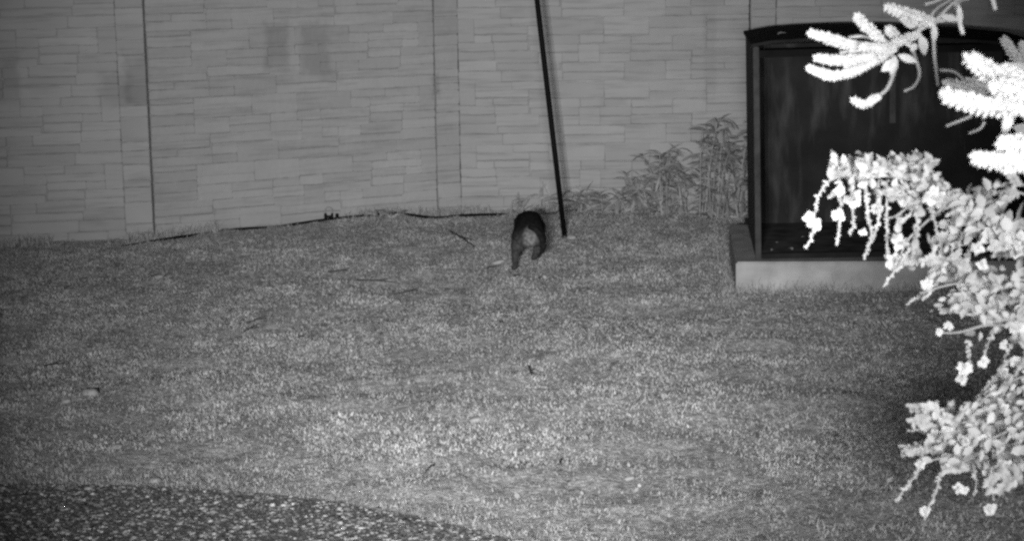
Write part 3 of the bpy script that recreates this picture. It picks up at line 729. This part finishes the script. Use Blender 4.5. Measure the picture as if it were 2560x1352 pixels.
# saturated near spikes
s1([(2590, 300), (2530, 240), (2478, 185), (2420, 142)], 58, B, 20); s1([(2590, 262), (2520, 268), (2440, 262), (2355, 236)], 56, B, 21); s1([(2600, 250), (2540, 225), (2480, 215)], 55, B - .05, 22)
s1([(2600, 225), (2550, 195), (2505, 170)], 44, B + .05, 23); s1([(2590, 380), (2530, 398), (2480, 402), (2432, 392)], 46, B - .03, 24); s1([(2600, 360), (2540, 358), (2495, 358)], 48, B - .06, 25)
s1([(2590, 410), (2540, 415), (2490, 412)], 40, B, 26); s1([(2460, 240), (2420, 222), (2360, 206)], 30, A + .3, 27); s1([(2480, 225), (2440, 210), (2400, 212)], 34, A + .35, 28)
s1([(2550, 160), (2530, 130), (2508, 94)], 28, A + .9, 29); s1([(2570, 165), (2560, 135), (2553, 105)], 26, A + .9, 30); s1([(2600, 200), (2560, 170), (2520, 166)], 22, A + .2, 31)
def big_leaf(root, px, py, qx, qy, w, Y, name='leaf', material=None):
    a, b = at(px, py, Y), at(qx, qy, Y - 0.01); L = (b - a).length
    mb = MB(); mb.leaf((0, 0, 0), b - a, (random.uniform(-.3, .3), -1, random.uniform(-.2, .4)), L, pxm(w, Y), .3, .1)
    o = mb.build(name, material or M_leaf, root, True); o.location = a - root.location; return o
for q in ((2295, 62, 2255, 52, 32), (2302, 88, 2313, 138, 26), (2245, 138, 2292, 156, 20), (2238, 140, 2228, 188, 24), (2335, 60, 2336, 108, 18), (2290, 110, 2278, 128, 18), (2240, 150, 2205, 178, 26), (2260, 95, 2275, 118, 16),
          (2350, 40, 2398, 52, 18), (2396, 10, 2402, 70, 16)):
    big_leaf(t1, *q, A - .03)
big_leaf(t1, 2530, 262, 2510, 342, 30, B + .1); big_leaf(t1, 2575, 330, 2535, 318, 30, A + .5); big_leaf(t1, 2520, 160, 2565, 172, 16, A)

# drooping shrub with trailing flower stems
C = 4.2
t2 = thing('drooping_shrub', 'drooping shrub with trailing leafy stems and pale blossoms along the right edge', 'shrub', (1.52, 4.15, 0))
build(MB().tube(curve([(1.52, 4.15, -.1), (1.55, 4.2, .4), (1.48, 4.2, .9), at(2700, 640, C), at(2610, 590, C)], 6), list(np.linspace(.03, .01, 25)), 8), 'trunk', M_bark, t2)
build(MB().tube(curve([(1.54, 4.2, .3), (1.4, 4.12, .55), at(2620, 1000, C - .2), at(2560, 1050, C - .2)], 6), list(np.linspace(.016, .006, 19)), 7), 'branch', M_bark, t2)
LEAFS = [leaf_proto(1, .62, .35, .2), leaf_proto(1, .5, .3, .35), leaf_proto(1, .75, .45, .1)]
for m in LEAFS: m.materials.append(M_leaf)
nleaf = 0; JOIN = MB()
def put_leaf(p, d, s):
    global nleaf
    if nleaf < 290:
        o = link('leaf', random.choice(LEAFS), None, t2); orient(o, Vector(p) - t2.location, d, random.uniform(-1.2, 1.2), s); nleaf += 1
    else:
        JOIN.leaf(p, d, (random.uniform(-.6, .6), -1, random.uniform(-.3, .8)), s, s * .6, .35, .2)
def rdir(bias=(0, 0, 0), k=1.0):
    return Vector((random.gauss(0, 1), random.gauss(0, .8), random.gauss(0, 1))).normalized() * k + Vector(bias)
def st2(pts, w, Y, jit=0.0, name='stem'):
    c = curve(P3(pts, Y, jit), 8); build(MB().tube(c, list(np.linspace(pxm(w, Y) / 2, pxm(w * .55, Y) / 2, len(c))), 6), name, M_stem, t2); return c
def trail(pts, Y, w=9, leaf=11, seed=0, tipn=1.0):
    """trailing stem set with small paired leaflets and a bare tip"""
    r = random.Random(seed + 100); c = curve(P3(pts, Y, .02), 10); mb = MB()
    mb.tube(c, list(np.linspace(pxm(w, Y) / 2, pxm(w * .8, Y) / 2, len(c))), 6)
    L = sum((c[i + 1] - c[i]).length for i in range(len(c) - 1)); nn = int(L / pxm(4.2, Y))
    for i in range(nn):
        t = i / nn; k = min(int(t * (len(c) - 1)), len(c) - 2); p = c[k].lerp(c[k + 1], t * (len(c) - 1) - k); ax = (c[k + 1] - c[k]).normalized()
        o = Vector((r.gauss(0, 1), r.gauss(0, 1), r.gauss(0, 1))); o = (o - ax * o.dot(ax)).normalized()
        mb.leaf(p, o + ax * .5, Vector((r.uniform(-.5, .5), -1, r.uniform(-.3, .6))), pxm(leaf, Y) * r.uniform(.6, 1.3) * (1 - .5 * t), pxm(leaf * .6, Y), .3, .1)
    build(mb, 'trailing_stem', M_leafj, t2)
def flower(px, py, w, Y):
    p = at(px, py, Y - .03); r = pxm(w, Y) / 2; mb = MB()
    for i in range(16):
        o = Vector((random.gauss(0, 1), random.gauss(0, .6) - .3, random.gauss(0, 1))).normalized()
        mb.leaf(o * r * .15, o, (random.uniform(-.5, .5), -1, .2), r * random.uniform(.8, 1.15), r * random.uniform(.7, 1.0), .4, .1)
    for i in range(5): mb.blob(Vector((random.gauss(0, .3), random.gauss(0, .3) - .2, random.gauss(0, .3))) * r, (0, -1, .2), r * .22, r * .3)
    o = mb.build('blossom', M_flower, t2, True); o.location = p - t2.location
st2([(2620, 600), (2540, 560), (2470, 520), (2380, 475), (2300, 455), (2200, 438), (2120, 437), (2072, 452)], 13, C, 0, 'branch')
st2([(2420, 500), (2360, 520), (2310, 560), (2270, 600), (2250, 640)], 9, C - .05); st2([(2330, 480), (2280, 510), (2240, 540), (2215, 545)], 8, C - .03)
st2([(2640, 470), (2560, 462), (2510, 475), (2490, 520), (2470, 560)], 10, C + .1); st2([(2600, 500), (2545, 480), (2500, 462), (2452, 470)], 8, C + .1)
st2([(2640, 720), (2560, 700), (2450, 700), (2360, 715), (2300, 735)], 9, C - .1); st2([(2640, 790), (2540, 800), (2450, 790), (2345, 772)], 13, C - .15, 0, 'branch')
st2([(2640, 800), (2560, 815), (2470, 812), (2400, 830), (2352, 832)], 11, C - .12); st2([(2640, 1080), (2560, 1065), (2480, 1095), (2400, 1130), (2330, 1150)], 8, C - .2)
st2([(2640, 930), (2560, 940), (2480, 980), (2430, 1030)], 7, C - .2); st2([(2600, 1150), (2500, 1110), (2420, 1060), (2350, 1040)], 8, C - .15)
TR = [[(2072, 452), (2045, 492), (2036, 545), (2030, 590), (2014, 622)], [(2098, 448), (2102, 500), (2100, 565), (2090, 613)], [(2128, 445), (2130, 510), (2133, 565), (2124, 584)],
      [(2165, 450), (2168, 520), (2178, 590), (2160, 648)], [(2196, 450), (2200, 520), (2190, 575), (2172, 612)], [(2217, 450), (2217, 540), (2218, 620), (2215, 645)],
      [(2290, 520), (2292, 590), (2262, 640), (2208, 718)], [(2285, 560), (2292, 610), (2296, 645)], [(2322, 500), (2338, 560), (2352, 620), (2340, 660)], [(2240, 545), (2262, 545), (2280, 530)],
      [(2240, 560), (2255, 558), (2268, 545)], [(2380, 520), (2385, 610), (2345, 700), (2306, 752)], [(2400, 540), (2398, 620), (2386, 690)], [(2420, 540), (2422, 620), (2418, 690)], [(2445, 540), (2450, 600), (2440, 640)],
      [(2300, 1140), (2290, 1185), (2262, 1220), (2238, 1255)], [(2350, 1180), (2340, 1230), (2322, 1265), (2310, 1300)], [(2470, 1150), (2478, 1200), (2484, 1250)], [(2430, 1150), (2440, 1200), (2435, 1240)],
      [(2390, 1010), (2350, 1032), (2302, 1050)], [(2380, 1055), (2325, 1066), (2268, 1078)], [(2360, 1108), (2310, 1118), (2252, 1126)], [(2420, 850), (2424, 900), (2408, 962)], [(2520, 900), (2480, 950), (2440, 1000)], [(2330, 700), (2300, 738), (2265, 762)],
      [(2400, 775), (2370, 778), (2345, 772)], [(2600, 830), (2540, 850), (2515, 890), (2498, 940), (2480, 985)], [(2620, 880), (2560, 905), (2530, 950), (2500, 1000)], [(2490, 815), (2474, 850), (2462, 885), (2452, 918)],
      [(2570, 870), (2545, 920), (2535, 975), (2525, 1015)], [(2600, 850), (2570, 900), (2560, 960), (2565, 1000)]]
for i, q in enumerate(TR): trail(q, C + random.uniform(-.15, .15), 6 if i < 15 else 5, 12, i)
for q in ((2024, 545, 34), (2036, 562, 34), (2100, 476, 28), (2130, 500, 44), (2098, 538, 34), (2157, 578, 22), (2192, 522, 30), (2250, 485, 46), (2265, 500, 40), (2245, 605, 40), (2236, 655, 44), (2330, 490, 46), (2352, 500, 40),
          (2372, 560, 44), (2388, 582, 34), (2420, 545, 40), (2480, 590, 56), (2500, 570, 50), (2545, 610, 60), (2530, 600, 46), (2445, 620, 32), (2330, 690, 36), (2318, 712, 34), (2440, 712, 50), (2470, 725, 40), (2410, 705, 34),
          (2545, 820, 42), (2510, 860, 24), (2412, 920, 36), (2404, 950, 26), (2510, 930, 26), (2312, 1278, 26), (2475, 1270, 36), (2300, 1160, 26), (2370, 1080, 44), (2340, 1090, 36), (2420, 1100, 36), (2530, 1035, 34), (2510, 1020, 24),
          (2458, 905, 28), (2486, 975, 26), (2540, 905, 30), (2395, 1220, 26), (2412, 1225, 20), (2500, 1165, 30), (2520, 1165, 30), (2385, 495, 36), (2440, 520, 36), (2350, 830, 20), (2370, 815, 24), (2455, 660, 30)):
    flower(q[0], q[1], q[2], C + random.uniform(-.2, .05))
# leaf masses: (centre, half size, tilt, count, leaf px)
MASS = [((2110, 412), (40, 22), 20, 26), ((2170, 412), (40, 24), 24, 26), ((2230, 415), (40, 22), 26, 24), ((2290, 420), (45, 26), 34, 24), ((2330, 460), (45, 26), 26, 24), ((2130, 470), (60, 30), 16, 20), ((2220, 480), (70, 40), 24, 20),
        ((2290, 500), (50, 40), 24, 24), ((2390, 500), (60, 38), 46, 26), ((2450, 520), (50, 40), 46, 30), ((2500, 560), (50, 45), 44, 40), ((2545, 610), (40, 60), 40, 46), ((2410, 590), (50, 40), 24, 22),
        ((2260, 610), (30, 40), 16, 24), ((2330, 640), (40, 60), 20, 20), ((2400, 670), (50, 40), 34, 24), ((2450, 700), (60, 40), 50, 26), ((2520, 720), (60, 50), 60, 28), ((2420, 760), (70, 30), 50, 24), ((2500, 790), (80, 40), 70, 28),
        ((2560, 740), (60, 70), 50, 30), ((2550, 850), (30, 30), 12, 22), ((2525, 965), (45, 35), 22, 22), ((2480, 1010), (50, 40), 40, 26), ((2400, 1040), (50, 40), 40, 26), ((2350, 1100), (50, 40), 44, 26),
        ((2430, 1085), (60, 45), 44, 24), ((2510, 1080), (60, 60), 54, 26), ((2560, 1040), (50, 80), 50, 28), ((2400, 1150), (80, 36), 44, 26), ((2500, 1160), (60, 50), 46, 28), ((2560, 1170), (40, 70), 30, 26), ((2340, 1020), (30, 16), 14, 18),
        ((2510, 470), (60, 20), 18, 18), ((2620, 700), (50, 150), 60, 34), ((2620, 1050), (50, 130), 60, 34)]
order = []
def sprig(px, py, Y, seed, up):
    r = random.Random(seed); L = r.uniform(28, 50) if up else r.uniform(40, 80); a = r.uniform(-.5, .5) + (-PI / 2 + r.uniform(-.9, .5) if up else PI + r.uniform(-1.0, .8))
    q = [(px, py), (px + math.cos(a) * L * .5, py + math.sin(a) * L * .5 + r.uniform(-6, 6)), (px + math.cos(a) * L, py + math.sin(a) * L + r.uniform(-4, 14))]
    c = curve(P3(q, Y, .04), 8); mb = MB(); mb.tube(c, list(np.linspace(pxm(5, Y) / 2, pxm(3, Y) / 2, len(c))), 5)
    for i in range(1, len(c)):
        ax = (c[i] - c[i - 1]).normalized()
        for sgn in (-1, 1):
            o = Vector((-ax.z * sgn, r.uniform(-.7, .1), ax.x * sgn)) + ax * r.uniform(.2, .9)
            mb.leaf(c[i], o, (r.uniform(-.4, .4), -1, r.uniform(-.2, .5)), pxm(r.uniform(13, 22), Y), pxm(r.uniform(9, 14), Y), .35, .2)
    build(mb, 'sprig', M_leafj, t2, False)
for i, (c, h, n_, lp_) in enumerate(MASS):
    for k in range(4 if c[1] < 440 else 0 if c[0] < 2300 and c[1] < 700 or 830 < c[1] < 970 else 2):
        sprig(c[0] + random.uniform(-.7, .7) * h[0], (c[1] + random.uniform(-.6, .6) * h[1]) if c[1] > 440 else 440 + random.uniform(-6, 10), C + random.uniform(-.25, .15), i * 9 + k, c[1] < 440)
for c, h, n_, lp_ in MASS:
    for i in range(int(n_ * (.85 if c[1] > 600 else 1))): order.append((lp_ * random.uniform(.7, 1.5), c[0] + random.gauss(0, .48) * h[0], c[1] + random.gauss(0, .48) * h[1]))
order.sort(reverse=True)
for s, a, b in order:
    Yq = C + random.uniform(-.35, .2); put_leaf(at(a, b, Yq), rdir((-.2, -.3, -.15 if b > 440 else .5)), pxm(s, Yq))
if JOIN.v:
    o = build(JOIN, 'foliage', M_leafj, t2, False); o['kind'] = 'stuff'

# pieces of the shrubs hang on their branches: shrub > branch > spike / leaf / blossom
def centre(o):
    v = o.data.vertices[0].co; return (o.matrix_basis @ v) + o.parent.location
def regroup(root, branches, pick):
    keep = [c for c in col.objects if c.parent == root and c.name.split('.')[0] not in ('trunk', 'branch')]
    for o in keep:
        br = branches[pick(centre(o))]
        o.location = o.location + root.location; o.parent = br           # a branch's own origin lies at the world origin
b1 = [o for o in col.objects if o.parent == t1 and o.name.startswith('branch')]
regroup(t1, b1, lambda p: 0 if p.y < 3.25 else 1)
b2 = [o for o in col.objects if o.parent == t2 and o.name.startswith('branch')]
zz = [at(2450, 640, C).z, at(2450, 900, C).z]
regroup(t2, b2, lambda p: 1 if p.z > zz[0] else 2 if p.z > zz[1] else 0)
